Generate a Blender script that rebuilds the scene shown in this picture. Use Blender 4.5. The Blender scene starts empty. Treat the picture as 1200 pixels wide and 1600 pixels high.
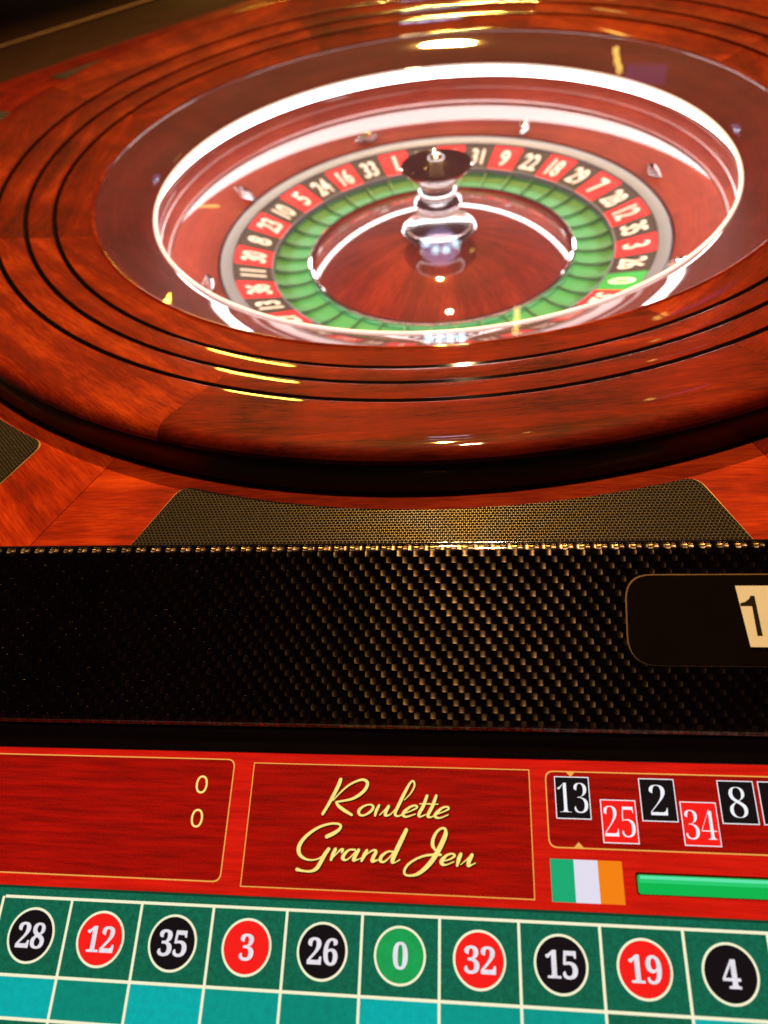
import bpy, bmesh, math, random
from mathutils import Vector, Matrix

random.seed(7)
SC = bpy.context.scene
COL = SC.collection
R = math.radians
PI = math.pi

# ------------------------------------------------------------------ camera
PITCH, YAW, ROLL = R(47.8734), R(-9.9707), R(-8.2503)
CAM_POS = Vector((0.02884, -0.74099, 0.28967))
fwd = Vector((math.sin(YAW) * math.cos(PITCH), math.cos(YAW) * math.cos(PITCH), -math.sin(PITCH)))
rt = Vector((math.cos(YAW), -math.sin(YAW), 0))
up = rt.cross(fwd)
r2 = math.cos(ROLL) * rt + math.sin(ROLL) * up
u2 = -math.sin(ROLL) * rt + math.cos(ROLL) * up
cd = bpy.data.cameras.new('camera')
cam = bpy.data.objects.new('camera', cd)
COL.objects.link(cam)
cam.matrix_world = Matrix(((r2.x, u2.x, -fwd.x, CAM_POS.x), (r2.y, u2.y, -fwd.y, CAM_POS.y),
                           (r2.z, u2.z, -fwd.z, CAM_POS.z), (0, 0, 0, 1)))
cd.sensor_fit = 'VERTICAL'
cd.sensor_height = 36.0
cd.lens = 36.0 * 1160.0 / 1600.0
cd.clip_start = 0.02
cd.clip_end = 50
cd.dof.use_dof = True
cd.dof.focus_distance = 0.395
cd.dof.aperture_fstop = cd.lens / 4.2
SC.camera = cam

# ------------------------------------------------------------------ world and lamps
W = bpy.data.worlds.new('World')
SC.world = W
W.use_nodes = True
bg = W.node_tree.nodes['Background']
bg.inputs[0].default_value = (1.0, 0.45, 0.42, 1)
bg.inputs[1].default_value = 0.013


def lamp(name, loc, target, radius, power, color, shape='DISK', sy=None, spread=180):
    d = bpy.data.lights.new(name, 'AREA')
    d.shape = shape
    d.size = radius * 2
    if sy:
        d.size_y = sy
    d.energy = power
    d.color = color
    d.spread = R(spread)
    o = bpy.data.objects.new(name, d)
    COL.objects.link(o)
    o.location = loc
    o.rotation_euler = (Vector(target) - Vector(loc)).to_track_quat('-Z', 'Y').to_euler()
    return o


WARM = (1.0, 0.54, 0.11)
lamp('warm_lamp', (-0.073, 1.446, 2.20), (0.06, -0.28, 0), 0.026, 10.5, WARM, spread=50)
lamp('warm_lamp', (-0.82, 2.90, 0.16), (-0.2, -0.2, 0), 0.13, 6, (1.0, 0.60, 0.05), 'RECTANGLE', 0.12)  # low gold lamp across the room, placed for the groove glints
lamp('warm_lamp', (0.10, 0.35, 2.40), (0.05, -0.45, 0), 0.050, 5.6, (1.0, 0.62, 0.30), spread=62)
lamp('sign_light', (0.28, 2.57, 1.967), (0, 0, 0), 0.010, 0.16, (1.0, 0.62, 0.12), 'RECTANGLE', 0.14)
# two four-bulb spotlight heads and small sign lights across the room
for p_ in ((-0.1597, 2.434, 1.427), (-0.1134, 2.413, 1.450), (-0.0667, 2.412, 1.452), (-0.0225, 2.432, 1.434)):
    lamp('led_bulb', p_, (0, 0, 0), 0.017, 0.040, (0.55, 0.85, 1.0))
lamp('spotlight_body', (-0.0945, 2.465, 1.467), (0, 0, 0), 0.085, 0.16, (0.55, 0.45, 1.0))
for p_ in ((-0.152, 2.120, 1.728), (-0.102, 2.118, 1.732), (-0.0525, 2.117, 1.734), (-0.0027, 2.119, 1.734)):
    lamp('led_bulb', p_, (0, -0.32, 0), 0.020, 0.00035, (0.45, 0.82, 1.0), spread=12)
lamp('sign_light', (1.02, 3.85, 1.25), (0, 0, 0), 0.11, 0.018, (0.55, 0.22, 1.0), 'RECTANGLE', 0.10)
for p_ in ((0.862, 3.94, 1.145), (0.874, 3.94, 1.195), (0.892, 3.94, 1.240)):
    lamp('sign_light', p_, (0, 0, 0), 0.010, 0.022, (1.0, 0.62, 0.12), 'RECTANGLE', 0.042)

SC.view_settings.view_transform = 'Standard'
SC.view_settings.look = 'None'
SC.view_settings.exposure = 0.0
SC.view_settings.gamma = 1.0
SC.render.engine = 'CYCLES'
SC.cycles.use_denoising = True
SC.cycles.caustics_reflective = False
SC.cycles.caustics_refractive = False
SC.cycles.max_bounces = 8
SC.cycles.sample_clamp_indirect = 8.0


# ------------------------------------------------------------------ material helpers
class NT:
    def __init__(self, name):
        self.m = bpy.data.materials.new(name)
        self.m.use_nodes = True
        self.t = self.m.node_tree
        self.t.nodes.clear()
        self.out = self.n('ShaderNodeOutputMaterial')
        self.p = self.n('ShaderNodeBsdfPrincipled')
        self.l(self.p.outputs[0], self.out.inputs[0])

    def n(self, t, **kw):
        x = self.t.nodes.new(t)
        for k, v in kw.items():
            setattr(x, k, v)
        return x

    def l(self, a, b):
        self.t.links.new(a, b)

    def s(self, name, v):
        i = self.p.inputs[name]
        if hasattr(v, 'is_linked') or hasattr(v, 'links'):
            self.l(v, i)
        else:
            i.default_value = v

    def math(self, op, a, b=None, c=None):
        x = self.n('ShaderNodeMath', operation=op)
        for i, v in enumerate((a, b, c)):
            if v is None:
                continue
            if isinstance(v, (int, float)):
                x.inputs[i].default_value = v
            else:
                self.l(v, x.inputs[i])
        return x.outputs[0]

    def coord(self, kind):
        return self.n('ShaderNodeTexCoord').outputs[kind]

    def mapping(self, vec, scale=(1, 1, 1), rot=(0, 0, 0), loc=(0, 0, 0)):
        x = self.n('ShaderNodeMapping')
        self.l(vec, x.inputs[0])
        x.inputs['Scale'].default_value = scale
        x.inputs['Rotation'].default_value = rot
        x.inputs['Location'].default_value = loc
        return x.outputs[0]

    def noise(self, vec, scale, detail=3, rough=0.55, dist=0.0, w=None):
        x = self.n('ShaderNodeTexNoise')
        if w is not None:
            x.noise_dimensions = '4D'
            self.l(w, x.inputs['W'])
        self.l(vec, x.inputs['Vector'])
        x.inputs['Scale'].default_value = scale
        x.inputs['Detail'].default_value = detail
        x.inputs['Roughness'].default_value = rough
        x.inputs['Distortion'].default_value = dist
        return x.outputs[0]

    def ramp(self, fac, stops):
        x = self.n('ShaderNodeValToRGB')
        e = x.color_ramp.elements
        while len(e) < len(stops):
            e.new(0.5)
        for i, (p, c) in enumerate(stops):
            e[i].position = p
            e[i].color = (*c, 1) if len(c) == 3 else c
        self.l(fac, x.inputs[0])
        return x.outputs[0]

    def mix(self, fac, a, b, mode='MIX'):
        x = self.n('ShaderNodeMix', data_type='RGBA', blend_type=mode)
        for i, v in ((0, fac), (6, a), (7, b)):
            if isinstance(v, (int, float)):
                x.inputs[i].default_value = v
            elif isinstance(v, tuple):
                x.inputs[i].default_value = (*v, 1)
            else:
                self.l(v, x.inputs[i])
        return x.outputs[2]

    def bump(self, h, strength, dist):
        x = self.n('ShaderNodeBump')
        x.inputs['Strength'].default_value = strength
        x.inputs['Distance'].default_value = dist
        self.l(h, x.inputs['Height'])
        return x.outputs[0]


def wood(name, kind='Object', dark=(0.045, 0.0026, 0.0005), mid=(0.175, 0.0110, 0.0010), light=(0.42, 0.048, 0.0030),
         coat=1.0, coat_rough=0.03, vary=0.5, rot=(0, 0, 0), gs=1.0):
    """polished mahogany veneer, grain along X of the chosen coordinates"""
    t = NT(name)
    v = t.mapping(t.coord(kind), rot=rot)
    info = t.n('ShaderNodeObjectInfo').outputs['Random']
    w = t.math('MULTIPLY', info, 37.0)
    warp = t.noise(t.mapping(v, (6, 12, 6)), 1.0, 2, w=w)
    wv = t.n('ShaderNodeVectorMath', operation='SCALE')
    comb = t.n('ShaderNodeCombineXYZ')
    t.l(t.math('MULTIPLY', warp, 0.012), comb.inputs[1])
    add = t.n('ShaderNodeVectorMath', operation='ADD')
    t.l(v, add.inputs[0])
    t.l(comb.outputs[0], add.inputs[1])
    vv = add.outputs[0]
    ribbon = t.noise(t.mapping(vv, (5 * gs, 60 * gs, 60 * gs)), 1.0, 3, 0.55, w=w)       # broad figure
    flame = t.noise(t.mapping(vv, (26 * gs, 9 * gs, 9 * gs)), 1.0, 2, 0.5, w=w)          # ribbon stripe across the grain
    fine = t.noise(t.mapping(vv, (75 * gs, 800 * gs, 800 * gs)), 1.0, 3, 0.6, w=w)        # fine grain
    pore = t.noise(t.mapping(vv, (90 * gs, 2600 * gs, 2600 * gs)), 1.0, 1, 0.5, w=w)
    f = t.math('ADD', t.math('MULTIPLY', ribbon, 0.55), t.math('MULTIPLY', flame, 0.30))
    f = t.math('SUBTRACT', t.math('ADD', f, t.math('MULTIPLY', fine, 0.36)), 0.06)
    f = t.math('ADD', f, t.math('MULTIPLY', t.math('SUBTRACT', info, 0.5), 0.22 * vary))
    c = t.ramp(f, [(0.36, dark), (0.56, mid), (0.74, light)])
    p = t.ramp(pore, [(0.28, (0.62, 0.58, 0.58)), (0.44, (1, 1, 1))])
    c = t.mix(1.0, c, p, 'MULTIPLY')
    t.s('Base Color', c)
    t.s('Roughness', 0.55)
    t.s('Specular IOR Level', 0.06)
    t.s('Coat Weight', coat)
    cr = t.noise(t.mapping(t.coord('Object'), (30, 30, 30)), 1.0, 3)
    t.s('Coat Roughness', t.math('ADD', coat_rough * 0.7, t.math('MULTIPLY', cr, coat_rough * 0.6)))
    t.s('Coat IOR', 1.5)
    t.s('Normal', t.bump(fine, 0.08, 0.0004))
    return t.m


def plain(name, col, rough=0.4, metal=0.0, coat=0.0, spec=0.5, noise=0.0, nscale=60, coat_rough=0.03):
    t = NT(name)
    if noise:
        nz = t.noise(t.mapping(t.coord('Object')), nscale, 4)
        k = t.math('ADD', 1.0 - noise * 0.5, t.math('MULTIPLY', nz, noise))
        cc = t.n('ShaderNodeVectorMath', operation='SCALE')
        cc.inputs[0].default_value = col
        t.l(k, cc.inputs['Scale'])
        t.s('Base Color', cc.outputs[0])
        t.s('Roughness', t.math('ADD', rough * 0.75, t.math('MULTIPLY', nz, rough * 0.5)))
    else:
        t.s('Base Color', (*col, 1))
        t.s('Roughness', rough)
    t.s('Metallic', metal)
    t.s('Specular IOR Level', spec)
    t.s('Coat Weight', coat)
    t.s('Coat Roughness', coat_rough)
    return t.m


def glow(name, col, strength=1.0, mottle=0.0, scale=(60, 400, 1), col2=None, fine=0.0, gloss=0.16):
    """lit pixels of a flat screen under glass"""
    t = NT(name)
    t.s('Base Color', (0.004, 0.004, 0.004, 1))
    t.s('Roughness', gloss)
    t.s('Specular IOR Level', 0.35)
    if mottle:
        v = t.coord('Object')
        nz = t.noise(t.mapping(v, scale), 1.0, 4, 0.6)
        hi = t.noise(t.mapping(v, (1500, 1500, 1)), 1.0, 2, 0.6)
        f = t.math('ADD', nz, t.math('MULTIPLY', t.math('SUBTRACT', hi, 0.5), fine))
        a = tuple(x * (1 - mottle) for x in col)
        b = col2 or tuple(x * (1 + mottle) for x in col)
        c = t.ramp(f, [(0.25, a), (0.75, b)])
        sx = t.n('ShaderNodeSeparateXYZ')
        t.l(v, sx.inputs[0])
        ln = t.math('ADD', 0.95, t.math('MULTIPLY', t.math('SINE', t.math('MULTIPLY', sx.outputs[0], 6800.0)), 0.07))
        c = t.mix(1.0, c, ln, 'MULTIPLY')
        t.l(c, t.p.inputs['Emission Color'])
    else:
        t.s('Emission Color', (*col, 1))
    t.s('Emission Strength', strength)
    return t.m


def carbon(name, tow=(0.0027, 0.0033)):
    """2x1 twill carbon cloth under clear lacquer; each tow float is a small arch"""
    t = NT(name)
    sep = t.n('ShaderNodeSeparateXYZ')
    uvn = t.coord('UV')
    wob = t.noise(t.mapping(uvn, (35, 35, 1)), 1.0, 2)
    t.l(uvn, sep.inputs[0])
    wb = t.math('MULTIPLY', t.math('SUBTRACT', wob, 0.5), 0.5)
    u = t.math('ADD', t.math('DIVIDE', sep.outputs[0], -tow[0]), wb)
    v = t.math('ADD', t.math('DIVIDE', sep.outputs[1], tow[1]), wb)
    i, j = t.math('FLOOR', u), t.math('FLOOR', v)
    fu, fv = t.math('SUBTRACT', u, i), t.math('SUBTRACT', v, j)
    pw = t.math('FLOORED_MODULO', t.math('SUBTRACT', v, i), 3.0)
    qw = t.math('FLOORED_MODULO', t.math('SUBTRACT', t.math('SUBTRACT', u, j), 1.0), 3.0)
    warp_top = t.math('LESS_THAN', pw, 2.0)

    def arch(x, span):
        y = t.math('SUBTRACT', t.math('MULTIPLY', x, 2.0 / span), 1.0)
        return t.math('SUBTRACT', 1.0, t.math('MULTIPLY', y, y))
    hw = t.math('MULTIPLY', t.math('POWER', t.math('MAXIMUM', arch(fu, 1.0), 0.0), 0.5), t.math('ADD', 0.35, t.math('MULTIPLY', arch(pw, 2.0), 0.65)))
    hf = t.math('MULTIPLY', t.math('POWER', t.math('MAXIMUM', arch(fv, 1.0), 0.0), 0.5), t.math('ADD', 0.70, t.math('MULTIPLY', arch(qw, 1.0), 0.30)))
    mx = t.n('ShaderNodeMix', data_type='FLOAT')
    t.l(warp_top, mx.inputs[0])
    t.l(hf, mx.inputs[2])
    t.l(hw, mx.inputs[3])
    h = mx.outputs[0]
    # fibres along each tow
    fib = t.n('ShaderNodeMix', data_type='FLOAT')
    t.l(warp_top, fib.inputs[0])
    t.l(t.noise(t.mapping(uvn, (300, 9000, 1)), 1.0, 2), fib.inputs[2])
    t.l(t.noise(t.mapping(uvn, (9000, 300, 1)), 1.0, 2), fib.inputs[3])
    tint = t.mix(t.math('MULTIPLY', fib.outputs[0], 1.0), (0.055, 0.042, 0.033), (0.20, 0.145, 0.105))
    edge = t.ramp(h, [(0.22, (0.02, 0.02, 0.02)), (0.64, (1, 1, 1))])  # tow edges darkened in the colour to narrow the glints
    wn = t.n('ShaderNodeTexWhiteNoise', noise_dimensions='2D')
    cc = t.n('ShaderNodeCombineXYZ')
    t.l(t.math('ADD', i, t.math('MULTIPLY', warp_top, 500.0)), cc.inputs[0])
    t.l(j, cc.inputs[1])
    t.l(cc.outputs[0], wn.inputs['Vector'])
    blot = t.noise(t.mapping(uvn, (18, 26, 1)), 1.0, 4)
    var = t.math('MULTIPLY', t.math('ADD', 0.45, t.math('MULTIPLY', wn.outputs[0], 0.8)), t.math('ADD', 0.35, t.math('MULTIPLY', blot, 1.2)))
    tint = t.mix(1.0, tint, var, 'MULTIPLY')
    t.s('Base Color', t.mix(1.0, tint, edge, 'MULTIPLY'))
    t.s('Metallic', 1.0)
    t.s('Roughness', 0.28)
    t.s('Anisotropic', 0.98)
    t.s('Anisotropic Rotation', t.math('MULTIPLY', t.math('SUBTRACT', 1.0, warp_top), 0.25))
    tg = t.n('ShaderNodeTangent', direction_type='UV_MAP')
    t.l(tg.outputs[0], t.p.inputs['Tangent'])
    t.s('Normal', t.bump(h, 1.0, 0.00027))
    t.s('Coat Weight', 1.0)
    t.s('Coat Roughness', 0.05)
    return t.m


def mesh_grille(name):
    t = NT(name)
    sep = t.n('ShaderNodeSeparateXYZ')
    t.l(t.coord('Object'), sep.inputs[0])
    pitch = 0.0021
    x = t.math('DIVIDE', sep.outputs[0], pitch)
    y = t.math('DIVIDE', sep.outputs[1], pitch * 0.866)
    row = t.math('FLOOR', y)
    xs = t.math('ADD', x, t.math('MULTIPLY', t.math('FLOORED_MODULO', row, 2.0), 0.5))
    fx = t.math('SUBTRACT', t.math('FRACT', xs), 0.5)
    fy = t.math('SUBTRACT', t.math('FRACT', y), 0.5)
    d = t.math('SQRT', t.math('ADD', t.math('MULTIPLY', fx, fx), t.math('MULTIPLY', t.math('MULTIPLY', fy, fy), 0.75)))
    hole = t.ramp(d, [(0.27, (0, 0, 0)), (0.36, (1, 1, 1))])
    c = t.mix(hole, (0.004, 0.003, 0.002), (0.060, 0.049, 0.043))
    t.s('Base Color', c)
    t.s('Metallic', t.math('MULTIPLY', hole, 0.55))
    t.s('Roughness', 0.34)
    t.s('Normal', t.bump(t.math('MINIMUM', t.math('MULTIPLY', d, 2.0), 1.0), 1.0, 0.0009))
    return t.m


M = {}
M['wood'] = wood('mahogany_veneer')
M['deckwood'] = wood('mahogany_table_veneer', mid=(0.27, 0.0165, 0.0011), light=(0.50, 0.052, 0.003), vary=0.3)
M['bowlwood'] = wood('mahogany_bowl', kind='UV', dark=(0.085, 0.008, 0.004), mid=(0.17, 0.018, 0.008), light=(0.26, 0.034, 0.014), vary=0, gs=0.6)
M['conewood'] = wood('mahogany_cone', kind='UV', dark=(0.035, 0.003, 0.002), mid=(0.15, 0.012, 0.006), light=(0.34, 0.032, 0.012), vary=0, rot=(0, 0, PI / 2), gs=0.8)
M['collar'] = wood('mahogany_dark_lacquer', kind='UV', dark=(0.045, 0.0034, 0.0035), mid=(0.095, 0.0070, 0.0070), light=(0.15, 0.012, 0.011), vary=0, coat_rough=0.015)
M['black'] = plain('matt_black', (0.006, 0.002, 0.0015), 0.7, spec=0.1, noise=0.5)
M['blackgloss'] = plain('black_lacquer', (0.005, 0.002, 0.0015), 0.7, spec=0.0, coat=1.0, coat_rough=0.045)
M['moulding'] = plain('dark_stained_moulding', (0.004, 0.0010, 0.0008), 0.35, spec=0.25, coat=0.15, noise=0.5)
M['bezel'] = plain('black_bezel', (0.006, 0.004, 0.004), 0.22, coat=0.5, noise=0.3)
M['chrome'] = plain('chrome', (0.82, 0.82, 0.84), 0.07, 1.0, noise=0.06, nscale=300)
M['satin'] = plain('satin_silver', (0.11, 0.13, 0.17), 0.5, 0.4, noise=0.15, nscale=200)
M['turret'] = plain('polished_nickel', (0.92, 0.94, 0.98), 0.21, 1.0)
M['fret'] = plain('green_metal_fret', (0.08, 0.26, 0.13), 0.35, 0.5, noise=0.2, nscale=120)
M['red'] = plain('red_enamel', (0.80, 0.012, 0.022), 0.6, spec=0.15, noise=0.1)
M['ink'] = plain('black_enamel', (0.020, 0.017, 0.014), 0.6, spec=0.15, noise=0.2)
M['green'] = plain('green_enamel', (0.01, 0.36, 0.06), 0.6, spec=0.15, noise=0.1)
M['pocket'] = plain('green_pocket', (0.018, 0.30, 0.10), 0.5, spec=0.3, noise=0.25)
M['ivory'] = plain('ivory_numeral', (0.80, 0.80, 0.78), 0.6, spec=0.2, noise=0.1)
M['carbon'] = carbon('carbon_twill')
M['grille'] = mesh_grille('perforated_bronze_metal')
M['edge'] = plain('bronze_edge', (0.55, 0.36, 0.22), 0.42, 0.7, noise=0.2)
M['far'] = plain('brown_station_panel', (0.040, 0.014, 0.009), 0.6, spec=0.15, coat=0.0, noise=0.5, nscale=25)  # opposite station's panel and screen, warm reflections put into the brown
M['glassblack'] = plain('black_display_glass', (0.006, 0.004, 0.003), 0.10, coat=0.6, noise=0.4)

t = NT('hazed_cover_glass')
fr0 = t.n('ShaderNodeFresnel')
fr0.inputs[0].default_value = 1.5
tr0 = t.n('ShaderNodeBsdfTransparent')
tr0.inputs[0].default_value = (0.97, 0.96, 0.97, 1)
gl0 = t.n('ShaderNodeBsdfGlossy')
gl0.inputs['Roughness'].default_value = 0.004
mx0 = t.n('ShaderNodeMixShader')
bk0 = t.n('ShaderNodeNewGeometry').outputs['Backfacing']
t.l(t.math('MULTIPLY', t.math('MINIMUM', t.math('MULTIPLY', fr0.outputs[0], 1.2), 1.0), t.math('SUBTRACT', 1.0, bk0)), mx0.inputs[0])
df0 = t.n('ShaderNodeBsdfDiffuse')
df0.inputs[0].default_value = (0.85, 0.45, 1.0, 1)  # pinkish-purple veiling haze put into the pane as a diffuse tint
du0 = t.n('ShaderNodeMixShader')
dn0 = t.noise(t.mapping(t.coord('Object'), (9, 9, 9)), 1.0, 5, 0.6)
t.l(t.math('MULTIPLY', dn0, 0.08), du0.inputs[0])
t.l(tr0.outputs[0], du0.inputs[1])
t.l(df0.outputs[0], du0.inputs[2])
t.l(du0.outputs[0], mx0.inputs[1])
t.l(gl0.outputs[0], mx0.inputs[2])
t.l(mx0.outputs[0], t.out.inputs[0])
M['glass'] = t.m
t = NT('led_diffuser')
t.s('Base Color', (0.9, 0.9, 0.9, 1))
t.s('Emission Color', (1.0, 0.965, 0.92, 1))
t.s('Emission Strength', 22.0)
M['led'] = t.m
t = NT('led_edge')
t.s('Base Color', (0.9, 0.88, 0.9, 1))
t.s('Roughness', 0.2)
t.s('Emission Color', (1.0, 0.86, 0.84, 1))
t.s('Emission Strength', 0.95)
M['lededge'] = t.m


# ------------------------------------------------------------------ object helpers
def link(name, me, mat=None, parent=None, mats=None):
    o = bpy.data.objects.new(name, me)
    COL.objects.link(o)
    if mat is not None and not me.materials:
        me.materials.append(mat)
    if mats and not me.materials:
        for m in mats:
            me.materials.append(m)
    if parent is not None:
        o.parent = parent
    return o


def empty(name, loc=(0, 0, 0)):
    o = bpy.data.objects.new(name, None)
    COL.objects.link(o)
    o.location = loc
    o.empty_display_size = 0.05
    return o


def tag(o, label=None, cat=None, group=None, kind=None):
    for k, v in (('label', label), ('category', cat), ('group', group), ('kind', kind)):
        if v:
            o[k] = v
    return o


def finish(me, angle=35, smooth=True):
    if smooth:
        for p in me.polygons:
            p.use_smooth = True
        me.set_sharp_from_angle(angle=R(angle))
    me.update()
    return me


def lathe(name, prof, a0=0.0, a1=360.0, n=180, midx=None, angle=35, cap=False):
    """revolve (r,z) profile about Z; UV: x = arc length at r, y = profile length"""
    full = abs(a1 - a0) >= 359.9
    verts, faces, uvs, mi = [], [], [], []
    N = n if full else n + 1
    ln = [0.0]
    for i in range(1, len(prof)):
        ln.append(ln[-1] + math.hypot(prof[i][0] - prof[i - 1][0], prof[i][1] - prof[i - 1][1]))
    for k in range(N):
        a = R(a0 + (a1 - a0) * k / n)
        for r, z in prof:
            verts.append((r * math.cos(a), r * math.sin(a), z))
    P = len(prof)
    rm = sum(p[0] for p in prof) / P
    fu = []
    for k in range(n):
        k2 = (k + 1) % N
        ua, ub = R(a0 + (a1 - a0) * k / n) * rm, R(a0 + (a1 - a0) * (k + 1) / n) * rm
        for i in range(P - 1):
            faces.append((k * P + i, k2 * P + i, k2 * P + i + 1, k * P + i + 1))
            fu.append(((ua, ln[i]), (ub, ln[i]), (ub, ln[i + 1]), (ua, ln[i + 1])))
            mi.append(midx[i] if midx else 0)
    if cap and not full:
        faces.append(tuple(range(P)))
        fu.append(tuple((0, 0) for _ in range(P)))
        mi.append(0)
        faces.append(tuple((N - 1) * P + i for i in reversed(range(P))))
        fu.append(tuple((0, 0) for _ in range(P)))
        mi.append(0)
    me = bpy.data.meshes.new(name)
    me.from_pydata(verts, [], faces)
    uvl = me.uv_layers.new(name='UVMap')
    li = 0
    for f, u in zip(faces, fu):
        for q in u:
            uvl.data[li].uv = q
            li += 1
    for p, m_ in zip(me.polygons, mi):
        p.material_index = m_
    return finish(me, angle)


def arc(cx, cz, r, d0, d1, n=6):
    return [(cx + r * math.cos(R(d0 + (d1 - d0) * i / n)), cz + r * math.sin(R(d0 + (d1 - d0) * i / n))) for i in range(n + 1)]


def prism(name, poly, z0, z1, bevel=0.0):
    """flat polygon in XY extruded from z0 to z1"""
    bm = bmesh.new()
    lo = [bm.verts.new((x, y, z0)) for x, y in poly]
    hi = [bm.verts.new((x, y, z1)) for x, y in poly]
    bm.faces.new(hi)
    bm.faces.new(list(reversed(lo)))
    n = len(poly)
    for i in range(n):
        bm.faces.new((lo[i], lo[(i + 1) % n], hi[(i + 1) % n], hi[i]))
    bmesh.ops.recalc_face_normals(bm, faces=bm.faces)
    if bevel:
        es = [e for e in bm.edges if all(abs(v.co.z - z1) < 1e-9 for v in e.verts)]
        bmesh.ops.bevel(bm, geom=es, offset=bevel, segments=2, affect='EDGES')
    me = bpy.data.meshes.new(name)
    bm.to_mesh(me)
    bm.free()
    return finish(me, 30)


def clip_half(poly, nx, ny, d):
    """keep points with nx*x+ny*y <= d"""
    out = []
    n = len(poly)
    for i in range(n):
        a, b = poly[i], poly[(i + 1) % n]
        da, db = nx * a[0] + ny * a[1] - d, nx * b[0] + ny * b[1] - d
        if da <= 0:
            out.append(a)
        if (da < 0 < db) or (db < 0 < da):
            s = da / (da - db)
            out.append((a[0] + (b[0] - a[0]) * s, a[1] + (b[1] - a[1]) * s))
    return out


def round_poly(poly, rads, n=6):
    out = []
    m = len(poly)
    for i in range(m):
        p, a, b = Vector(poly[i]), Vector(poly[i - 1]), Vector(poly[(i + 1) % m])
        r = rads[i] if isinstance(rads, (list, tuple)) else rads
        if r <= 0:
            out.append(tuple(p))
            continue
        da, db = (a - p).normalized(), (b - p).normalized()
        p0, p1 = p + da * r, p + db * r
        for k in range(n + 1):
            s = k / n
            q = p0 * (1 - s) ** 2 + p * 2 * s * (1 - s) + p1 * s * s
            out.append((q.x, q.y))
    return out


_glyph = {}


def text_mesh(body, serif=False, offset=0.0, key=None):
    """numerals as a flat mesh, centred, 1 unit high"""
    k = (body, serif, offset)
    if k in _glyph:
        return _glyph[k]
    c = bpy.data.curves.new('numeral', 'FONT')
    c.body = ''.join(chr(0x1D7CE + int(ch)) for ch in body) if serif else body
    c.size = 1.0
    c.offset = offset
    c.resolution_u = 5
    c.space_character = 0.96
    o = bpy.data.objects.new('tmp', c)
    COL.objects.link(o)
    dg = bpy.context.evaluated_depsgraph_get()
    me = bpy.data.meshes.new_from_object(o.evaluated_get(dg))
    bpy.data.objects.remove(o)
    xs = [v.co.x for v in me.vertices]
    ys = [v.co.y for v in me.vertices]
    cx, cy, h = (min(xs) + max(xs)) / 2, (min(ys) + max(ys)) / 2, max(ys) - min(ys)
    for v in me.vertices:
        v.co = ((v.co.x - cx) / h, (v.co.y - cy) / h, 0)
    me.materials.clear()
    _glyph[k] = me
    return me


def numeral(body, mat, parent, serif, offset, mtx, sx, sy):
    me = text_mesh(body, serif, offset).copy()
    for v in me.vertices:
        v.co.x *= sx
        v.co.y *= sy
    o = link('numeral', me, mat, parent)
    o.matrix_local = mtx
    return o


# ================================================================== table deck
ZD = -0.0015
table = tag(empty('gaming_table', (0, 0, ZD)), 'octagonal red mahogany table top with dark mesh grilles around the raised wheel', 'table')
FRONT_Y = -0.5042
# eight veneer sectors, joints at 22.5 deg, each in its own local frame whose -Y points outwards
for k in range(8):
    rot = 45.0 * k
    ap = 0.577
    t22 = math.tan(R(22.5))
    g = 0.00012
    ri = 0.452
    poly = [(-ri * math.sin(R(22.5 - 4.5 * i)) + (g if i == 0 else (-g if i == 10 else 0)), -ri * math.cos(R(22.5 - 4.5 * i))) for i in range(11)]
    poly = poly + [(ap * t22 - g, -ap), (-ap * t22 + g, -ap)]
    # clip at the player's front edge (world y >= FRONT_Y)
    a = R(rot)
    # world y = sin(a)*x + cos(a)*y
    poly = clip_half(poly, -math.sin(a), -math.cos(a), -FRONT_Y)
    if len(poly) < 3:
        continue
    o = link('veneer_panel', prism('veneer_panel', poly, -0.006, 0.0, 0.0002), M['deckwood'], table)
    o.rotation_euler = (0, 0, a)
# deck core under the veneer
core = [(0.57 * math.cos(R(22.5 + 45 * i)) / math.cos(R(22.5)), 0.57 * math.sin(R(22.5 + 45 * i)) / math.cos(R(22.5))) for i in range(8)]
core = clip_half(core, 0, -1, 0.5030)
bm = bmesh.new()
inner = [bm.verts.new((0.45 * math.cos(R(i * 7.5)), 0.45 * math.sin(R(i * 7.5)), -0.0065)) for i in range(48)]
outer = [bm.verts.new((x, y, -0.0065)) for x, y in core]
es = [bm.edges.new((inner[i], inner[(i + 1) % 48])) for i in range(48)] + [bm.edges.new((outer[i], outer[(i + 1) % len(outer)])) for i in range(len(outer))]
bmesh.ops.triangle_fill(bm, edges=es, use_beauty=True)
ext = bmesh.ops.extrude_face_region(bm, geom=list(bm.faces))
for v in [g_ for g_ in ext['geom'] if isinstance(g_, bmesh.types.BMVert)]:
    v.co.z -= 0.05
me = bpy.data.meshes.new('table_core')
bm.to_mesh(me)
bm.free()
link('table_core', me, M['black'], table)


def grille_poly(bottom, ha=16.2, ri=0.481):
    pts = []
    n = 14
    for i in range(n + 1):
        a = R(-ha + 2 * ha * i / n)
        pts.append((ri * math.sin(a), -ri * math.cos(a)))
    x1, y1 = pts[-1]
    dy = -bottom - (-y1)
    L = (-y1 - bottom)
    dx = (bottom - (-y1)) * math.tan(R(22.5))
    pts = pts + [(x1 + dx, -bottom), (-x1 - dx, -bottom)]
    rads = [0.0] * len(pts)
    rads[0] = rads[n] = 0.008
    return round_poly(pts, rads, 5)


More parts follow.
